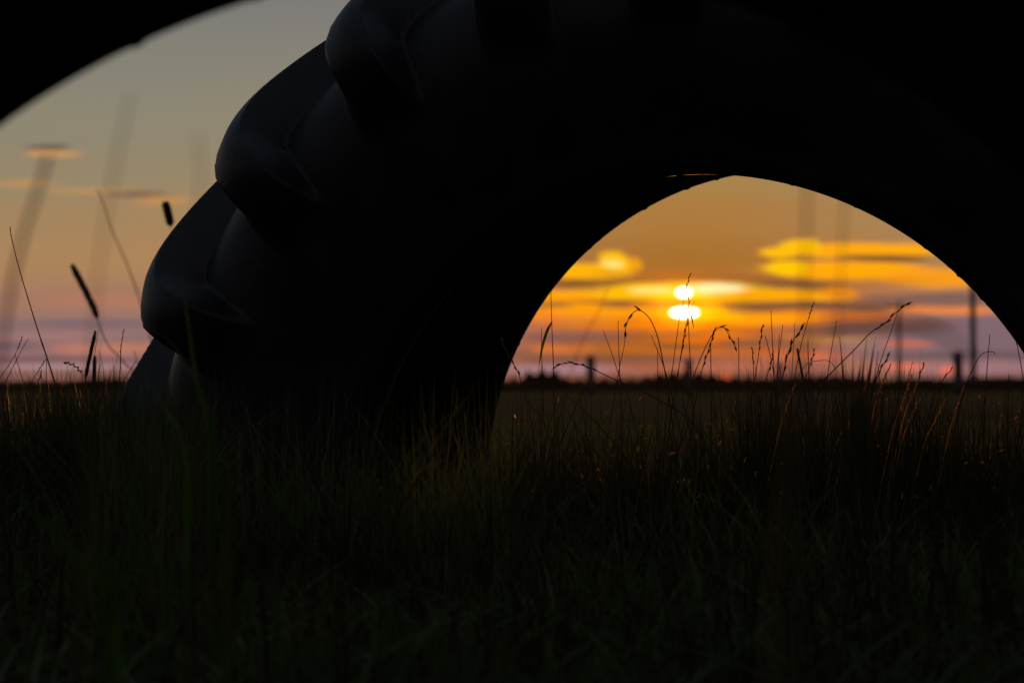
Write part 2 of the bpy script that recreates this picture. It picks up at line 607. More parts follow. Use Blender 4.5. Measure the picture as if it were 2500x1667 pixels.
# normals of the whole skin, so that the parts meet without a crease
dphi = np.roll(co, -1, 0) - np.roll(co, 1, 0)
dpro = np.roll(co, -1, 1) - np.roll(co, 1, 1)
NRM = np.cross(dphi, dpro)
NRM /= np.linalg.norm(NRM, axis=2)[:, :, None] + 1e-12
mid = len(ho) - 1
if (NRM[0, mid] * np.array([math.cos(ph[0]), 0, math.sin(ph[0])])).sum() < 0:
    NRM = -NRM


def tyre_part(name, i0, i1, material, parent):
    idx = [k % NP for k in range(i0, i1 + 1)]
    n = len(idx)
    v = co[:, idx].reshape(-1, 3)
    g = np.arange(NPH * n).reshape(NPH, n)
    g2 = np.roll(g, -1, 0)
    q = np.stack([g[:, :-1], g2[:, :-1], g2[:, 1:], g[:, 1:]], -1).reshape(-1, 4)
    # orient with the normals
    a, b_, c = v[q[0, 0]], v[q[0, 1]], v[q[0, 2]]
    if np.dot(np.cross(b_ - a, c - a), NRM[0, idx[0]]) < 0:
        q = q[:, ::-1]
    o = quad_obj(name, v, q, material, parent)
    o.data.normals_split_custom_set_from_vertices([tuple(t) for t in NRM[:, idx].reshape(-1, 3)])
    return o


i_bead = int(np.argmax(ho[:, 1] > 0.512))
i_sh = int(np.argmax(ho[:, 1] > 0.640))
root = thing('tractor_tyre', 'big lugged tractor tyre half sunk in the grass, sun seen through its hole', 'tyre',
             (0.3276, 3.2989, 0.0555))
tyre_part('bead', NP - 6, NP + i_bead, M_BEAD, root)
tyre_part('sidewall', i_bead, i_sh, M_RUB, root)
tyre_part('tread', i_sh, NO - 1 - i_sh, M_RUB, root)
tyre_part('sidewall', NO - 1 - i_sh, NO - 1 - i_bead, M_RUB, root)
tyre_part('bead', NO - 1 - i_bead, NO + 5, M_BEAD, root)
tyre_part('inner_liner', NO + 5, NP - 6, M_LINER, root)


def tyre_pose(o, loc, yaw, tilt):
    z = Vector((0, 0, 1))
    a = Vector((math.sin(yaw), math.cos(yaw), 0))
    e = Vector((math.cos(yaw), -math.sin(yaw), 0))
    a2 = a * math.cos(tilt) + z * math.sin(tilt)
    z2 = z * math.cos(tilt) - a * math.sin(tilt)
    m = Matrix((e, a2, z2)).transposed().to_4x4()
    m.translation = Vector(loc)
    o.matrix_world = m


tyre_pose(root, (0.3276, 3.2989, 0.0555), 0.3491, 0.0956)
front = root.copy()
col.objects.link(front)
tag(front, 'near out of focus tractor tyre arching over the top corners, framing the view', 'tyre')
for ch in list(root.children):
    c = ch.copy()
    col.objects.link(c)
    c.parent = front
    c.matrix_parent_inverse = Matrix()
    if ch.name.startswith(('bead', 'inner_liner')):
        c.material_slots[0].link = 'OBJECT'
        c.material_slots[0].material = M_NO_GLINT
tyre_pose(front, (0.0538, 1.1341, CAM_H - 0.2445), -0.2097, 0.0)
for o in (root, front):
    o['group'] = 'half buried tractor tyres'

# ------------------------------------------------------------------ grass mass
def blades(name, pos, h, w, lean, material, segs=4, bend=1.0):
    """one mesh of many tapering, bending blades"""
    n = len(pos)
    az = rng.uniform(0, 2 * math.pi, n)
    face = rng.uniform(0, 2 * math.pi, n)
    t = np.linspace(0, 1, segs + 1)
    verts = np.zeros((n, segs + 1, 2, 3), dtype=np.float32)
    L = lean * h
    for k, tt in enumerate(t):
        r = L * (tt ** (1.6 + 0.4 * bend))
        z = h * tt * (1 - 0.12 * tt * np.minimum(lean, 2.0))
        cx = pos[:, 0] + np.cos(az) * r
        cy = pos[:, 1] + np.sin(az) * r
        ww = w * (1 - tt ** 1.8 * 0.96) * (0.7 + 0.3 * min(1, tt * 4))
        for s, sg in enumerate((-0.5, 0.5)):
            verts[:, k, s, 0] = cx + np.cos(face) * ww * sg
            verts[:, k, s, 1] = cy + np.sin(face) * ww * sg
            verts[:, k, s, 2] = pos[:, 2] + z
    base = np.arange(n)[:, None] * (segs + 1) * 2
    k = np.arange(segs)[None, :] * 2
    q = np.stack([base + k, base + k + 1, base + k + 3, base + k + 2], -1).reshape(-1, 4)
    o = quad_obj(name, verts.reshape(-1, 3), q, material)
    o['kind'] = 'stuff'
    return o


def wedge(n, d0, d1, margin=1.25, power=1.0):
    """random points on the ground inside the view and a little beyond its sides"""
    u = rng.random(n)
    d = (d0 ** power + u * (d1 ** power - d0 ** power)) ** (1 / power)
    x = (rng.random(n) * 2 - 1) * 0.2118 * d * margin
    return np.stack([x, d, np.zeros(n)], 1)


def patchy(p, f=3.0, ph_=0.0):
    return 0.5 + 0.25 * (np.sin(p[:, 0] * f * 2.3 + ph_) * np.cos(p[:, 1] * f * 1.7 + ph_ * 2) + np.sin(p[:, 0] * f * 5.1 + p[:, 1] * f * 2.9 + 1 + ph_))


def clear_of_tyre(p):
    """keep roots out of the rubber itself: the wall of each tyre at ground level"""
    keep = np.ones(len(p), bool)
    for (cx, cy, yaw) in ((0.3276, 3.2989, 0.3491), (0.0538, 1.1341, -0.2097)):
        dx, dy = p[:, 0] - cx, p[:, 1] - cy
        e = dx * math.cos(yaw) - dy * math.sin(yaw)
        a = dx * math.sin(yaw) + dy * math.cos(yaw)
        keep &= ~((np.abs(e) > 0.47) & (np.abs(e) < 0.87) & (np.abs(a) < 0.36))
    return p[keep]


p = clear_of_tyre(wedge(46000, 1.25, 5.2, 1.35, 1.6))
k = patchy(p)
h = (0.035 + 0.10 * rng.random(len(p)) ** 1.3) * (0.6 + 0.9 * k) * np.clip(0.5 + (p[:, 1] - 1.3) * 0.4, 0.5, 1.0)
blades('meadow_grass', p, h, 0.0022 + 0.0022 * rng.random(len(p)), 0.15 + 0.9 * rng.random(len(p)) ** 1.5, M_BLADE)
p = clear_of_tyre(wedge(5200, 1.7, 4.6, 1.3, 1.6))
k = patchy(p, 4.0, 1.3)
h = (0.09 + 0.13 * rng.random(len(p)) ** 1.6) * (0.55 + 0.8 * k)
blades('tall_grass', p, h, 0.0016 + 0.0018 * rng.random(len(p)), 0.08 + 0.5 * rng.random(len(p)) ** 1.6, M_TALL, 5)
p = clear_of_tyre(wedge(2600, 2.6, 4.6, 1.3, 1.6))
h = (0.05 + 0.15 * rng.random(len(p)) ** 1.5)
blades('dry_grass', p, h, 0.0012 + 0.0014 * rng.random(len(p)), 0.3 + 1.5 * rng.random(len(p)), M_STRAW, 5)
p = wedge(30000, 5.0, 14.0, 1.25, 1.4)
h = 0.02 + 0.035 * rng.random(len(p))
blades('mown_grass', p, h, 0.005 + 0.004 * rng.random(len(p)), 0.3 + 0.9 * rng.random(len(p)), M_BLADE, 3)
p = clear_of_tyre(wedge(9000, 0.55, 1.4, 1.7, 1.3))
h = 0.02 + 0.045 * rng.random(len(p)) ** 1.3
blades('near_grass', p, h, 0.0025 + 0.002 * rng.random(len(p)), 0.2 + 0.9 * rng.random(len(p)), M_BLADE)



def tuft(name, n, x0, x1, y0, y1, d0, d1, w, material, pw=1.8, lean=0.5):
    """upright blades whose tips reach between two heights of the view, standing on the ground at their own depth"""
    x = rng.uniform(x0, x1, n)
    d = rng.uniform(d0, d1, n)
    yt = y1 - (y1 - y0) * rng.random(n) ** pw
    pos = np.stack([(x - 1176) * PX * d, d, np.zeros(n)], 1)
    hh = np.maximum(0.04, CAM_H - (yt - 882.5) * PX * d)
    return blades(name, pos, hh * 1.04, w * PX * d * (0.7 + 0.6 * rng.random(n)), 0.03 + lean * rng.random(n) ** 2, material, 6)


tuft('tall_grass', 1300, 1130, 2420, 885, 1090, 2.75, 3.5, 3.4, M_TALL)
tuft('tall_grass', 900, 1130, 2420, 905, 1100, 2.75, 3.4, 3.0, M_TALL, 1.6, 1.3)
tuft('tall_grass', 900, 1690, 2120, 800, 980, 2.75, 3.4, 3.2, M_TALL, 1.9, 0.5)
tuft('tall_grass', 600, 110, 345, 832, 960, 2.95, 3.6, 3.2, M_TALL, 1.8, 0.6)
tuft('tall_grass', 420, -60, 140, 868, 970, 2.9, 3.6, 3.2, M_TALL, 1.6, 0.6)
tuft('tall_grass', 260, 2100, 2420, 850, 980, 2.7, 3.2, 3.4, M_TALL, 2.0, 0.5)
tuft('tall_grass', 900, -60, 345, 845, 1010, 2.8, 3.7, 3.4, M_TALL, 1.9, 0.7)
tuft('tall_grass', 420, 215, 470, 835, 1060, 2.5, 2.85, 3.4, M_TALL, 1.5, 0.7)
tuft('tall_grass', 120, 200, 420, 830, 1060, 1.9, 2.3, 4.0, M_BLADE, 1.5, 0.7)
tuft('tall_grass', 900, 330, 1180, 835, 1090, 2.3, 2.68, 3.6, M_BLADE, 1.8, 0.8)
p = clear_of_tyre(wedge(2600, 1.3, 3.4, 1.3, 1.6))
blades('broad_grass', p, 0.04 + 0.07 * rng.random(len(p)), 0.004 + 0.004 * rng.random(len(p)), 0.6 + 1.6 * rng.random(len(p)), M_BLADE, 6)
tuft('tall_grass', 520, 235, 430, 850, 1000, 2.6, 2.95, 3.4, M_BLADE, 1.4, 0.8)
tuft('tall_grass', 420, 1130, 2420, 930, 1120, 2.6, 3.3, 6.0, M_TALL, 1.3, 1.8)
tuft('tall_grass', 380, -60, 1150, 930, 1150, 2.2, 2.7, 6.0, M_TALL, 1.3, 1.8)
tuft('tall_grass', 170, 100, 345, 815, 930, 2.9, 3.6, 5.0, M_TALL, 1.1, 0.7)
tuft('tall_grass', 110, -60, 130, 840, 930, 2.9, 3.6, 5.0, M_TALL, 1.1, 0.7)
tuft('tall_grass', 300, 1160, 2400, 840, 950, 2.85, 3.5, 5.0, M_TALL, 1.3, 0.8)
tuft('dry_grass', 160, 1150, 2400, 880, 1080, 2.7, 3.3, 2.6, M_STRAW, 1.6, 0.9)

# ------------------------------------------------------------------ grass stems, one thing each
def curve_pts(pts, n):
    """smooth curve through the points, evenly spaced along its length"""
    pts = [Vector(q) for q in pts]
    if len(pts) == 2:
        return [pts[0].lerp(pts[1], t / (n - 1)) for t in range(n)]
    m = len(pts)
    P = [pts[0] * 2 - pts[1]] + pts + [pts[-1] * 2 - pts[-2]]
    dense = []
    for k_ in range(m - 1):
        p0, p1, p2, p3 = P[k_:k_ + 4]
        t0 = 0.0
        t1 = t0 + max(1e-6, (p1 - p0).length) ** 0.5
        t2 = t1 + max(1e-6, (p2 - p1).length) ** 0.5
        t3 = t2 + max(1e-6, (p3 - p2).length) ** 0.5
        for i in range(12):
            t = t1 + (t2 - t1) * i / 12
            a1 = p0 * ((t1 - t) / (t1 - t0)) + p1 * ((t - t0) / (t1 - t0))
            a2 = p1 * ((t2 - t) / (t2 - t1)) + p2 * ((t - t1) / (t2 - t1))
            a3 = p2 * ((t3 - t) / (t3 - t2)) + p3 * ((t - t2) / (t3 - t2))
            b1 = a1 * ((t2 - t) / (t2 - t0)) + a2 * ((t - t0) / (t2 - t0))
            b2 = a2 * ((t3 - t) / (t3 - t1)) + a3 * ((t - t1) / (t3 - t1))
            dense.append(b1 * ((t2 - t) / (t2 - t1)) + b2 * ((t - t1) / (t2 - t1)))
    dense.append(pts[-1])
    D = np.array([tuple(q) for q in dense])
    L = np.r_[0, np.cumsum(np.linalg.norm(np.diff(D, axis=0), axis=1))]
    q = np.linspace(0, L[-1], n)
    return [Vector((np.interp(v, L, D[:, 0]), np.interp(v, L, D[:, 1]), np.interp(v, L, D[:, 2]))) for v in q]


def tube(V, Fc, pts, radii, sides=6):
    base = len(V)
    up_ = Vector((0.13, 1, 0.07)).normalized()
    n = len(pts)
    for i, q in enumerate(pts):
        d = (pts[min(i + 1, n - 1)] - pts[max(i - 1, 0)])
        d = d.normalized() if d.length > 1e-9 else Vector((0, 0, 1))
        a = d.cross(up_).normalized()
        b_ = d.cross(a)
        for s in range(sides):
            an = 2 * math.pi * s / sides
            V.append(q + (a * math.cos(an) + b_ * math.sin(an)) * radii[i])
    for i in range(n - 1):
        for s in range(sides):
            s2 = (s + 1) % sides
            Fc.append((base + i * sides + s, base + i * sides + s2, base + (i + 1) * sides + s2, base + (i + 1) * sides + s))
    Fc.append(tuple(base + s for s in range(sides))[::-1])
    Fc.append(tuple(base + (n - 1) * sides + s for s in range(sides)))


def ribbon(V, Fc, pts, widths, side):
    base = len(V)
    n = len(pts)
    for i, q in enumerate(pts):
        d = (pts[min(i + 1, n - 1)] - pts[max(i - 1, 0)]).normalized()
        a = (side - d * side.dot(d)).normalized()
        nn = a.cross(d)
        V.append(q + a * widths[i] * 0.5)
        V.append(q + nn * widths[i] * 0.13)
        V.append(q - a * widths[i] * 0.5)
    for i in range(n - 1):
        for s in range(2):
            Fc.append((base + i * 3 + s, base + i * 3 + s + 1, base + (i + 1) * 3 + s + 1, base + (i + 1) * 3 + s))


def grain(V, Fc, root_p, tip_p, wid):
    """one small pointed seed husk"""
    pts = [root_p.lerp(tip_p, t) for t in (0, 0.2, 0.5, 0.8, 1.0)]
    tube(V, Fc, pts, [wid * q for q in (0.25, 0.8, 1.0, 0.6, 0.08)], 5)


def shift(V, o):
    return [v - o for v in V]


def make_stem(label, d, px, w, head=None, head_px=None, leaf=None, group='grass stems standing in the meadow', stem_m=None,
              leaf_m=None, cat='grass stalk', ground_to=True, head_m=None, tipw=0.45, d_tip=None):
    """px: points from the lowest to the tip, in measured pixels; d: distance; w: width in pixels.
    head = (kind, start index fraction, width px)"""
    n = len(px)
    dt = d if d_tip is None else d_tip
    pts = [at(x, y, d + (dt - d) * i / max(1, n - 1)) for i, (x, y) in enumerate(px)]
    low = pts[0]
    if ground_to and low.z > 0.004:
        dirv = (pts[0] - pts[1]).normalized()
        gxy = Vector((low.x + max(-0.3, min(0.3, dirv.x / max(0.2, abs(dirv.z)))) * low.z * 0.7, low.y + 0.01, -0.01))
        pts = [gxy] + pts
    base = Vector((pts[0].x, pts[0].y, 0.0))
    o = thing(('timothy_stalk' if head[0] == 'timothy' else 'seed_stalk') if head else 'bare_stalk', label, cat, base, group)
    nn = max(16, 10 * len(pts))
    cp = curve_pts(pts, nn)
    # small irregularities
    f1, f2 = random.uniform(0, 6), random.uniform(0, 6)
    for i in range(1, nn - 1):
        q = i / nn
        cp[i] = cp[i] + Vector((math.sin(q * 9 + f1), math.sin(q * 7 + f2), 0)) * w * PX * d * 0.25
    r0 = w * PX * d * 0.45
    V, Fc = [], []
    rr = [r0 * (1.15 - (1.15 - tipw) * (i / (nn - 1)) ** 1.3) for i in range(nn)]
    for kk in (nn // 3, (2 * nn) // 3):
        rr[kk] *= 1.35                                  # nodes of the stem
    tube(V, Fc, cp, rr)
    mesh_obj('stem', shift(V, base), Fc, stem_m or M_STEM, o)
    if head:
        kind, f0, hw = head
        hr = hw * PX * d * (0.5 if kind == 'timothy' else 0.6)
        seg = [(pts[q + 1] - pts[q]).length for q in range(len(pts) - 1)]
        drawn = pts[-n:]
        seg_d = [(drawn[q + 1] - drawn[q]).length for q in range(n - 1)]
        pos_ = f0 * (n - 1)
        kk = min(n - 2, int(pos_))
        len_d = sum(seg_d[:kk]) + seg_d[kk] * (pos_ - kk)
        i0 = int((sum(seg) - sum(seg_d) + len_d) / sum(seg) * (nn - 1))
        i0 = max(0, min(nn - 4, i0))
        hp = cp[i0:]
        hp = curve_pts(hp, 60) if len(hp) > 2 else curve_pts([hp[0], hp[-1]], 60)
        V, Fc = [], []
        if kind == 'timothy':
            m = len(hp)
            rad_ = [hr * min(1.0, 0.35 + 6 * t, 0.25 + 5 * (1 - t)) * (0.93 + 0.12 * random.random()) for t in [i / (m - 1) for i in range(m)]]
            tube(V, Fc, hp, rad_, 10)
            for i in range(1, m - 1):
                dd = (hp[i + 1] - hp[i - 1]).normalized()
                for s in range(12):
                    an = random.uniform(0, 2 * math.pi)
                    a = dd.cross(Vector((0, 1, 0.1))).normalized()
                    b_ = dd.cross(a)
                    q = hp[i] + (a * math.cos(an) + b_ * math.sin(an)) * rad_[i] * 0.85
                    grain(V, Fc, q, q + (a * math.cos(an) + b_ * math.sin(an)) * hr * 0.75 + dd * hr * 0.7, hr * 0.11)
            mesh_obj('seed_head', shift(V, base), Fc, M_TIMO, o)
        elif kind == 'rye':
            m = len(hp)
            total = sum((hp[i + 1] - hp[i]).length for i in range(m - 1))
            cnt = max(4, int(total / (hr * 3.2)))
            for j in range(cnt):
                i = min(m - 2, int((j + 0.4) / cnt * (m - 1)))
                dd = (hp[i + 1] - hp[max(0, i - 1)]).normalized()
                a = dd.cross(Vector((0, 1, 0))).normalized() * (1 if j % 2 else -1)
                q = hp[i]
                tip = q + dd * hr * random.uniform(3.2, 4.6) + a * hr * random.uniform(0.35, 0.75) + Vector((0, random.gauss(0, 0.3) * hr, 0))
                grain(V, Fc, q, tip, hr * random.uniform(0.34, 0.48))
                if random.random() < 0.7:
                    tip2 = q + dd * hr * 2.8 + a * hr * 1.0
                    grain(V, Fc, q + dd * hr * 0.2, tip2, hr * 0.28)
            mesh_obj('seed_head', shift(V, base), Fc, head_m or M_SEED, o)
        elif kind == 'berry':
            m = len(hp)
            for j in range(7):
                i = int(j / 7 * (m - 1))
                dd = (hp[min(m - 1, i + 1)] - hp[max(0, i - 1)]).normalized()
                a = dd.cross(Vector((0, 1, 0))).normalized() * (1 if j % 2 else -1)
                grain(V, Fc, hp[i], hp[i] + dd * hr * 2.0 + a * hr * 1.3, hr * 0.8)
            grain(V, Fc, hp[-1], hp[-1] + (hp[-1] - hp[-3]).normalized() * hr * 3.0, hr * 1.1)
            mesh_obj('seed_head', shift(V, base), Fc, head_m or M_SEED, o)
    for lf in (leaf or []):
        lpx, lw = lf
        lp = curve_pts([at(x, y, d + 0.004 * i) for i, (x, y) in enumerate(lpx)], 14)
        V, Fc = [], []
        wd = [lw * PX * d * max(0.05, min(1, 0.35 + t * 4) * (1 - t ** 2.2)) for t in [i / 13 for i in range(14)]]
        ribbon(V, Fc, lp, wd, Vector((1, 0.5, 0.15)).normalized())
        mesh_obj('leaf', shift(V, base), Fc, leaf_m or M_BLADE, o)
    return o


# --- seen through the hole of the tyre, from left to right
S = make_stem
S('ragged seeded stalk leaning left across the dark edge of the tyre hole', 2.80,
  [(1249, 973), (1209, 918), (1191, 857), (1169, 817), (1151, 780)], 4.0, ('rye', 0.45, 7))
S('tallest thin stem at the left of the tyre hole, a limp leaf hanging off', 2.90,
  [(1272, 960), (1271, 860), (1268, 760), (1266, 665)], 3.6, None, None, [([(1268, 738), (1258, 757), (1246, 795), (1237, 847)], 8.5)])
S('short faint upright stem just left of the stem with the limp leaf', 3.35, [(1247, 900), (1245, 820), (1244, 752)], 3.2)
S('long fallen seed stalk arching low from the middle of the hole towards the left', 2.92,
  [(1604, 990), (1503, 912), (1411, 871), (1339, 839), (1299, 833), (1270, 845)], 4.0, ('rye', 0.5, 7))
S('thin bare stem leaning left below the arched seed head left of the sun', 2.95, [(1440, 905), (1424, 869), (1404, 810), (1386, 759)], 3.2)
S('straight bare stem standing under the tip of the arched seed head left of the sun', 3.0, [(1424, 883), (1422, 810), (1420, 736)], 3.4)
S('arched seed head bowing over to the left, the tall one left of the sun', 2.90,
  [(1537, 910), (1523, 835), (1506, 763), (1486, 725), (1465, 712), (1450, 722), (1439, 744), (1434, 771)], 4.2, ('rye', 0.52, 9))
S('thin stem meeting the drooping tip of the arched seed head', 3.05, [(1424, 835), (1432, 800), (1437, 762)], 3.0)
S('leaning thin stem right of the arched seed head, its tip against dark cloud', 3.1, [(1534, 870), (1514, 812), (1496, 770)], 3.2)
S('upright short stem at the foot of the arched seed head', 3.25, [(1512, 900), (1511, 850), (1510, 800)], 3.0)
S('stalk crossing both halves of the sun with a dark pointed seed at its tip', 2.95,
  [(1540, 880), (1544, 855), (1561, 729), (1568, 698), (1575, 664), (1585, 629)], 2.8, ('rye', 0.8, 4.5))
S('stalk rising into the lower half of the sun with one pointed husk', 3.0,
  [(1590, 905), (1585, 821), (1581, 735), (1582, 684)], 3.4, ('rye', 0.84, 5))
S('stalk leaning right whose tip touches the bottom rim of the sun', 3.05,
  [(1550, 890), (1561, 831), (1573, 768), (1580, 732)], 3.4, ('rye', 0.5, 6))
S('very fine stem between the sun stalks with a short hooked leaf', 3.15, [(1556, 880), (1566, 800), (1576, 740), (1595, 690)], 2.0, None, None,
  [([(1587, 722), (1590, 735), (1594, 757)], 4)])
S('seed stalk bowing to the right in a small arch, right of the sun', 2.88,
  [(1584, 905), (1600, 848), (1618, 805), (1636, 770), (1650, 753), (1663, 752), (1678, 776), (1692, 802)], 3.8, ('rye', 0.4, 7))
S('seed stalk whose head crosses below the small right hand arch', 2.96,
  [(1598, 915), (1612, 850), (1629, 800), (1641, 763)], 3.8, ('rye', 0.4, 7))
S('straight thick stem standing right under the small arch', 2.92, [(1633, 915), (1633, 840), (1633, 784)], 4.4)
S('lone straight stem between the small arch and the right hand tuft', 3.1, [(1698, 896), (1697, 830), (1696, 775)], 4.0)
S('short seedy stem, first in the right hand cluster', 3.0, [(1733, 890), (1731, 840), (1728, 799)], 3.6, ('rye', 0.6, 5))
S('slim seed stalk leaning right beside the first of the right hand cluster', 2.95,
  [(1728, 900), (1734, 865), (1745, 790), (1752, 747)], 3.6, ('rye', 0.62, 6))
S('tall straight stem in the right hand cluster below the yellow cloud', 3.05, [(1780, 890), (1776, 800), (1771, 713)], 3.6)
S('stem leaning left across the tall straight one in the right hand cluster', 2.98, [(1780, 880), (1768, 815), (1757, 770)], 3.8)
S('two-part stem with swollen joint, middle of the right hand cluster', 3.1, [(1786, 860), (1792, 800), (1798, 746)], 3.4)
S('stem beside the thick braided seed head, close on its left', 3.2, [(1784, 880), (1786, 830), (1790, 768)], 3.4)
S('faint far stem behind the thick braided seed head', 3.5, [(1820, 850), (1823, 790), (1825, 742)], 3.0)
S('thick braided seed head leaning right in the middle of the cluster', 2.86,
  [(1790, 895), (1797, 862), (1810, 810), (1826, 775), (1845, 752)], 4.4, ('rye', 0.3, 10))
S('tall stem leaning right, tip the highest of the right hand cluster', 3.0, [(1824, 880), (1838, 804), (1854, 745), (1869, 696)], 3.4, ('rye', 0.82, 4))
S('low seedy stalk between the two lowest leaves of the cluster', 2.9, [(1752, 900), (1766, 850), (1776, 815)], 3.8, ('rye', 0.5, 7))
S('broad stiff stem below the braided seed head', 2.9, [(1848, 905), (1840, 850), (1831, 800)], 7.0, None, None, None, tipw=0.8)
S('dark short upright stem right of the braided seed head', 3.0, [(1858, 880), (1857, 830), (1856, 780)], 4.2)
S('short forked seed stalk low beside the dark upright stem', 2.9, [(1846, 880), (1858, 845), (1871, 803)], 3.4, ('rye', 0.5, 6))
S('grass blade arched flat from the dark upright stem towards the right', 2.95, [(1836, 860), (1858, 833), (1885, 828), (1905, 829), (1918, 845)], 3.0)
S('bare stem leaning right between the cluster and the dark tuft', 3.05, [(1900, 880), (1906, 830), (1914, 780), (1921, 737)], 3.4)
S('bare stem leaning left that crosses the long diagonal seed head', 3.0, [(1938, 900), (1935, 850), (1932, 800), (1929, 773)], 3.8)
S('long seed head pointing diagonally up right, the farthest reaching of all', 2.88,
  [(1890, 880), (1911, 855), (1965, 800), (2000, 763), (2030, 744), (2059, 716), (2087, 695)], 4.4, ('rye', 0.52, 7.5))
S('thin stem leaning right behind the long diagonal seed head', 3.15, [(2010, 880), (2024, 828), (2044, 770), (2060, 722)], 3.4)
S('small seed head leaning right, just right of the dark tuft', 2.95, [(2012, 880), (2022, 850), (2042, 815)], 3.8, ('rye', 0.4, 7))
S('short plain stem right of the dark tuft', 3.05, [(2064, 890), (2065, 860), (2066, 826)], 3.6)
S('slim leaning stem with a fiery lit base right of the dark tuft', 2.92, [(2070, 920), (2084, 875), (2096, 832)], 3.2, stem_m=M_STRAW)
S('small club-tipped stalk midway between tuft and right fence post', 2.9, [(2108, 880), (2115, 855), (2123, 836)], 3.2, ('rye', 0.55, 6))
S('stem leaning right just left of the right hand fence post', 3.0, [(2150, 895), (2166, 870), (2188, 845)], 3.2, ('rye', 0.6, 5))
S('hooked blade curling over right of the right hand fence post', 2.9, [(2218, 885), (2230, 855), (2244, 826), (2257, 811), (2280, 808), (2286, 815)], 4.0)
S('faint upright stem behind the hooked blade', 3.4, [(2266, 870), (2269, 815), (2273, 768)], 4.0)
S('low curled blade under the hooked one near the tyre edge', 2.9, [(2216, 890), (2228, 872), (2243, 866), (2250, 880)], 5.0)
S('dark stem close against the right edge of the tyre hole', 2.8, [(2352, 900), (2346, 850), (2333, 782)], 4.6)
S('short straight stem low at the right, beneath the curled blades', 2.95, [(2316, 920), (2317, 890), (2318, 862)], 4.0)

for lab, bx, by, tx, ty in (  # pale straws added for the orange streaks of light on the stems
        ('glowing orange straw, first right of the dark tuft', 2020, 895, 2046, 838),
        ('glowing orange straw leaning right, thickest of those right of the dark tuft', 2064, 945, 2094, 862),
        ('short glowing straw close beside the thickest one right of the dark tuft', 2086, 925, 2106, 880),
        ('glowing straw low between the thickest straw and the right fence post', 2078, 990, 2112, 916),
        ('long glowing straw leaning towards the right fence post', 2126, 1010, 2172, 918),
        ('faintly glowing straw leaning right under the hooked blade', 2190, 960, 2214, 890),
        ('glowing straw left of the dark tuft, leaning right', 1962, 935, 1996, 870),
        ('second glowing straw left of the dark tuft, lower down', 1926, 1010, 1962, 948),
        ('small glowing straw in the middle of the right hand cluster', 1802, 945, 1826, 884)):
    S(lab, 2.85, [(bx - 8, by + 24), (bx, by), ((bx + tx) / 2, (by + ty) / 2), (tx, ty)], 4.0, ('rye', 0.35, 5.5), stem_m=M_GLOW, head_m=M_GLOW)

# --- left of the tyre
S('long thin stem at far left leaning left, by far the tallest sharp one there', 3.0,
  [(132, 905), (86, 758), (52, 643), (31, 563), (23, 522)], 4.6, ('rye', 0.95, 3))
S('dense dark timothy head in focus at the left, standing upright', 3.05, [(196, 900), (198, 865), (208, 810), (219, 760)], 4.0, ('timothy', 0.32, 7))
S('bare thin stem close beside the sharp timothy head', 3.1, [(212, 885), (216, 833), (226, 758)], 3.0)
S('dark blunt stalk half hidden behind the sharp timothy head', 3.6, [(216, 890), (217, 850), (218, 818)], 4.0, ('timothy', 0.3, 6))
S('wavy knotted stalk between the timothy head and the tyre', 3.0, [(270, 900), (273, 880), (276, 830), (277, 800), (281, 775), (284, 757)], 3.6, ('rye', 0.2, 3.6))
S('little drooping sprig with round buds, left of the timothy head', 3.0,
  [(198, 900), (196, 874), (183, 853), (174, 842), (163, 836), (154, 834)], 3.2, ('berry', 0.45, 5))
S('crossing stem at the far left edge leaning right, the upper of two', 3.25, [(0, 870), (16, 845), (36, 810), (51, 773)], 3.0, ('rye', 0.75, 4))
S('crossing stem at the far left edge leaning right, the lower of two', 3.25, [(6, 890), (24, 855), (46, 812), (65, 778)], 3.4)
S('sharply leaning straw with a glowing orange lower half at far left', 2.95, [(70, 946), (58, 893), (46, 850), (35, 814)], 3.6, None, None, None,
  'grass stems standing in the meadow', M_STRAW)
S('faint stem leaning right, left of the long thin stem foot', 3.4, [(66, 890), (80, 866), (96, 840), (106, 824)], 3.0, ('rye', 0.5, 4))
S('plain upright stem under the bend of the long thin stem', 3.1, [(106, 890), (106, 860), (107, 826)], 3.4)
S('small spear-tipped shoot low at the left beside the upright stem', 3.3, [(85, 900), (88, 875), (95, 856)], 4.0, ('rye', 0.3, 5))
S('stem leaning right towards the tyre lug, root beside the wavy stalk', 3.0, [(264, 905), (280, 880), (298, 850), (313, 828)], 3.2)
S('plain short stem left of the wavy knotted stalk', 3.1, [(259, 890), (261, 868), (264, 840)], 3.2)
S('slightly bent short stem between the timothy head and the wavy stalk', 3.1, [(225, 885), (227, 860), (231, 836)], 3.4)
S('soft blurred bare stem behind the wavy stalk', 3.9, [(242, 880), (236, 840), (228, 805)], 3.0)

# --- nearer than the focus: soft dark shapes
S('soft blurred timothy head leaning left on a long curving stem, left of the tyre', 2.10,
  [(332, 880), (306, 852), (270, 815), (248, 790), (230, 747), (216, 708), (190, 656), (165, 608)], 5.0, ('timothy', 0.66, 11.5))
S('small dark timothy head hanging alone in the sky left of the tyre', 2.15,
  [(470, 1020), (440, 800), (402, 585), (390, 511), (380, 466)], 2.2, ('timothy', 0.86, 13))
S('pale blurred reed leaning left towards the tyre lugs', 1.9, [(440, 1080), (360, 820), (320, 682), (290, 600), (259, 531), (238, 470), (223, 436)], 6.0)
S('blurred stem touching the lowest visible tyre lug', 2.2, [(346, 935), (330, 885), (318, 845), (308, 805)], 5.0)
S('broad blurred bar of grass at far left below the small dark cloud', 0.98,
  [(-20, 1250), (10, 780), (50, 560), (86, 440), (112, 352)], 14, None, stem_m=M_STRAW, tipw=0.9)
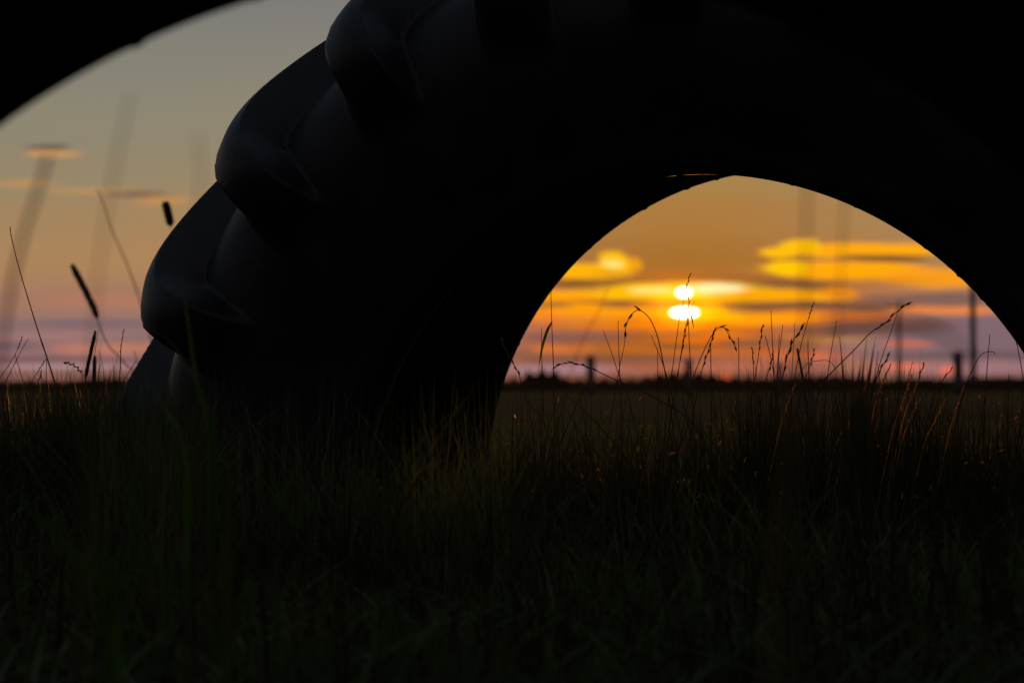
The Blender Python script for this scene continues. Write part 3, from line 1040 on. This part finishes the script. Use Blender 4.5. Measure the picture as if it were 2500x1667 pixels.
S('faint wide blurred upright stem between the two left clouds', 0.92, [(190, 1200), (225, 620), (258, 420), (300, 215)], 6, None, tipw=0.9)
S('faintest wide blurred stem left of the upper tyre lug', 0.92, [(440, 1200), (455, 520), (462, 400), (455, 310)], 6, None, tipw=0.8)
S('wide pale blurred stem at the top right of the tyre hole', 0.95, [(1830, 1250), (1845, 760), (1850, 560), (1856, 380)], 7.5, None, tipw=1.0)
S('narrower pale blurred stem beside the wide one in the tyre hole', 1.1, [(1915, 1250), (1925, 760), (1934, 560), (1944, 390)], 4.5, None, tipw=1.0)
S('blurred blade arching over like a bridge at the right of the hole', 0.78,
  [(1800, 1100), (1828, 860), (1862, 770), (1925, 742), (2010, 734), (2090, 740), (2165, 770), (2230, 828)], 20, None, tipw=0.6)
S('blurred slanting stem in the orange sky left of the arched seed head', 1.7, [(1290, 950), (1330, 800), (1382, 700), (1395, 660)], 4.0)

# --- green leaves glowing faintly in front of the rubber
def leaf_plant(label, d, leaves, cat='grass plant', m=None):
    x0, y0 = leaves[0][0][0]
    q = at(x0, y0, d)
    base = Vector((q.x, q.y, 0))
    o = thing('grass_plant', label, cat, base, 'leafy grass plants')
    for lpx, lw in leaves:
        pts = [base] + [at(x, y, d + 0.01 * i) for i, (x, y) in enumerate(lpx)]
        lp = curve_pts(pts, 18)
        V, Fc = [], []
        wd = [lw * PX * d * max(0.04, min(1, 0.45 + t * 3) * (1 - t ** 2.6)) for t in [i / 17 for i in range(18)]]
        ribbon(V, Fc, lp, wd, Vector((1, random.uniform(-0.5, 0.5), 0.15)).normalized())
        mesh_obj('leaf', shift(V, base), Fc, m or M_LEAF, o)
    return o


leaf_plant('blurred green forked plant glowing in front of the left of the tyre', 2.0,
           [([(480, 960), (452, 880), (440, 800), (425, 690), (418, 610)], 20), ([(482, 960), (448, 872), (410, 810), (372, 760)], 18)])
leaf_plant('wide blurred green leaf low in front of the tyre, left of the flattened straw', 1.6,
           [([(520, 1300), (522, 1150), (528, 1050), (526, 980)], 30)], m=M_BLADE)
leaf_plant('long slanting blurred leaf at the lower left corner', 1.35,
           [([(250, 1360), (160, 1260), (90, 1190), (30, 1110)], 40), ([(255, 1360), (280, 1280), (300, 1200), (312, 1150)], 24)])
leaf_plant('short olive leaf in front of the lowest tyre lug', 2.0,
           [([(420, 1010), (380, 940), (350, 890), (318, 850)], 24)])
leaf_plant('tall dark leafy tuft rising between the seed heads and the right fence post', 2.45,
           [([(1962 + dx, 1250), (1964 + dx * 1.2, 1050), (1966 + dx * 1.7, 920), (1972 + dx * 2.0 + sk, ty)], w_)
            for dx, ty, sk, w_ in ((-20, 880, -8, 12), (-14, 815, -10, 14), (-9, 850, -16, 10), (-5, 800, -2, 16), (-2, 840, 8, 14), (2, 812, 3, 18),
                                   (6, 778, 6, 16), (9, 835, -6, 12), (12, 790, 12, 16), (15, 772, 9, 13), (18, 830, 18, 12), (21, 805, 4, 14),
                                   (25, 868, 22, 12), (-27, 925, -14, 12), (32, 905, 26, 12), (28, 850, 10, 10), (-17, 905, 4, 14), (0, 900, 30, 12))],
           m=M_TALL)

# husks added to stand for glints in the grass, pale to catch backlight
hv, hf = [], []
for k in range(110):
    d = random.uniform(2.55, 3.4)
    q = at(random.uniform(1150, 2380), 905 + 280 * random.random(), d)
    if q.z > 0.03:
        dv = Vector((random.gauss(0.3, 0.5), random.gauss(0, 0.4), random.gauss(0.6, 0.5))).normalized()
        grain(hv, hf, q, q + dv * random.uniform(0.003, 0.008), random.uniform(0.0006, 0.0014))
ho_ = mesh_obj('glint_husks', hv, hf, M_GLOW)
ho_['kind'] = 'stuff'

# ------------------------------------------------------------------ far field: fence posts, poles, hedge
def post(label, x, y_top, d, wpx):
    top = at(x, y_top, d)
    o = thing('fence_post', label, 'fence post', (top.x, top.y, 0), 'wooden posts of the far fence')
    w = wpx * PX * d * 0.5
    hh = top.z
    V, Fc = [], []
    prof_ = [(0.0, 1.1), (hh * 0.3, 1.04), (hh * 0.7, 1.0), (hh * 0.95, 0.97), (hh * 0.985, 0.8), (hh, 0.45)]
    pts = [Vector((0.01 * math.sin(i), 0, z)) for i, (z, s) in enumerate(prof_)]
    tube(V, Fc, pts, [w * s for z, s in prof_], 12)
    mesh_obj('post', V, Fc, M_POST, o)
    # wire staples and a cross brace stub that the fence wire is fixed to
    for z in (hh * 0.45, hh * 0.82):
        V, Fc = [], []
        tube(V, Fc, [Vector((-w * 1.25, -w * 0.4, z)), Vector((w * 1.25, -w * 0.4, z))], [0.012, 0.012], 6)
        mesh_obj('wire_staple', V, Fc, M_POST, o)
    return o


post('left dark fence post in the tyre hole, under the orange puffs of cloud', 1356, 816, 60, 20)
post('middle fence post standing right below the sun', 1581, 824, 62, 16)
post('right dark fence post, the most solid of the row, near the tyre edge', 2200, 806, 58, 22)
post('short fence post hidden in the seed heads right of the sun', 1790, 832, 64, 14)


def pole(label, x, y_top, d, wpx, arm):
    top = at(x, y_top, d)
    o = thing('utility_pole', label, 'utility pole', (top.x, top.y, 0), 'utility poles across the field')
    w = wpx * PX * d * 0.5
    V, Fc = [], []
    tube(V, Fc, [Vector((0, 0, top.z * t)) for t in (0, 0.3, 0.7, 1.0)], [w * 1.25, w * 1.1, w, w * 0.85], 12)
    mesh_obj('shaft', V, Fc, M_POST, o)
    V, Fc = [], []
    tube(V, Fc, [Vector((-arm, 0, top.z - 0.5)), Vector((arm, 0, top.z - 0.5))], [w * 0.5, w * 0.5], 8)
    mesh_obj('crossarm', V, Fc, M_POST, o)
    for xx in (-arm * 0.85, 0.0, arm * 0.85):
        V, Fc = [], []
        tube(V, Fc, [Vector((xx, 0, top.z - 0.5 + w * 0.4)), Vector((xx, 0, top.z - 0.5 + w * 0.4 + 0.25))], [0.06, 0.05], 8)
        mesh_obj('insulator', V, Fc, M_POST, o)
    return o


pole('nearer grey utility pole rising behind the right edge of the tyre hole', 2234, 560, 170, 13, 1.2)
pole('fainter slim utility pole left of the nearer one, behind the diagonal seed head', 2065, 692, 240, 8, 1.2)


def hedge(name, spans, d, seed, big=1.0):
    """bushes of many leaf-sized faces in one far mass"""
    r = np.random.default_rng(seed)
    vs, qs = [], []
    for (x0, x1, ytop, dens) in spans:
        n = int((x1 - x0) * dens)
        xd = r.uniform(x0, x1, n)
        prof_ = 0.55 + 0.45 * np.sin((xd - x0) / (x1 - x0) * math.pi) ** 0.6
        prof_ *= 0.8 + 0.2 * np.sin(xd * 0.21 + ytop)
        hmax = (882.5 - ytop) * PX * d + CAM_H
        z = r.random(n) ** 0.8 * hmax * prof_
        xw = (xd - 1176) * PX * d
        yw = d + r.uniform(-3, 3, n)
        s = r.uniform(0.05, 0.2, n) * (d / 250) * big
        a = r.normal(size=(n, 3))
        a /= np.linalg.norm(a, axis=1)[:, None]
        b2 = np.cross(a, r.normal(size=(n, 3)))
        b2 /= np.linalg.norm(b2, axis=1)[:, None]
        c = np.stack([xw, yw, z], 1)
        quad = np.stack([c - a * s[:, None], c - b2 * s[:, None] * 0.6, c + a * s[:, None], c + b2 * s[:, None] * 0.6], 1)
        base = sum(len(v) for v in vs)
        vs.append(quad.reshape(-1, 3))
        qs.append(base + np.arange(n * 4).reshape(n, 4))
    o = quad_obj(name, np.vstack(vs), np.vstack(qs), M_HEDGE)
    o['kind'] = 'stuff'
    return o


hedge('far_hedge', [(-200, 340, 878, 40), (-200, 2600, 878, 22), (-200, 2600, 866, 9), (1195, 1300, 846, 34), (1300, 1420, 873, 40), (1480, 1660, 852, 26),
                    (1600, 1780, 866, 40), (1760, 2010, 862, 40), (2040, 2180, 868, 40), (2180, 2420, 866, 40), (170, 330, 868, 40)], 260, 3)
hedge('rough_verge', [(-250, 2650, 881.5, 26)], 95, 5, 1.8)
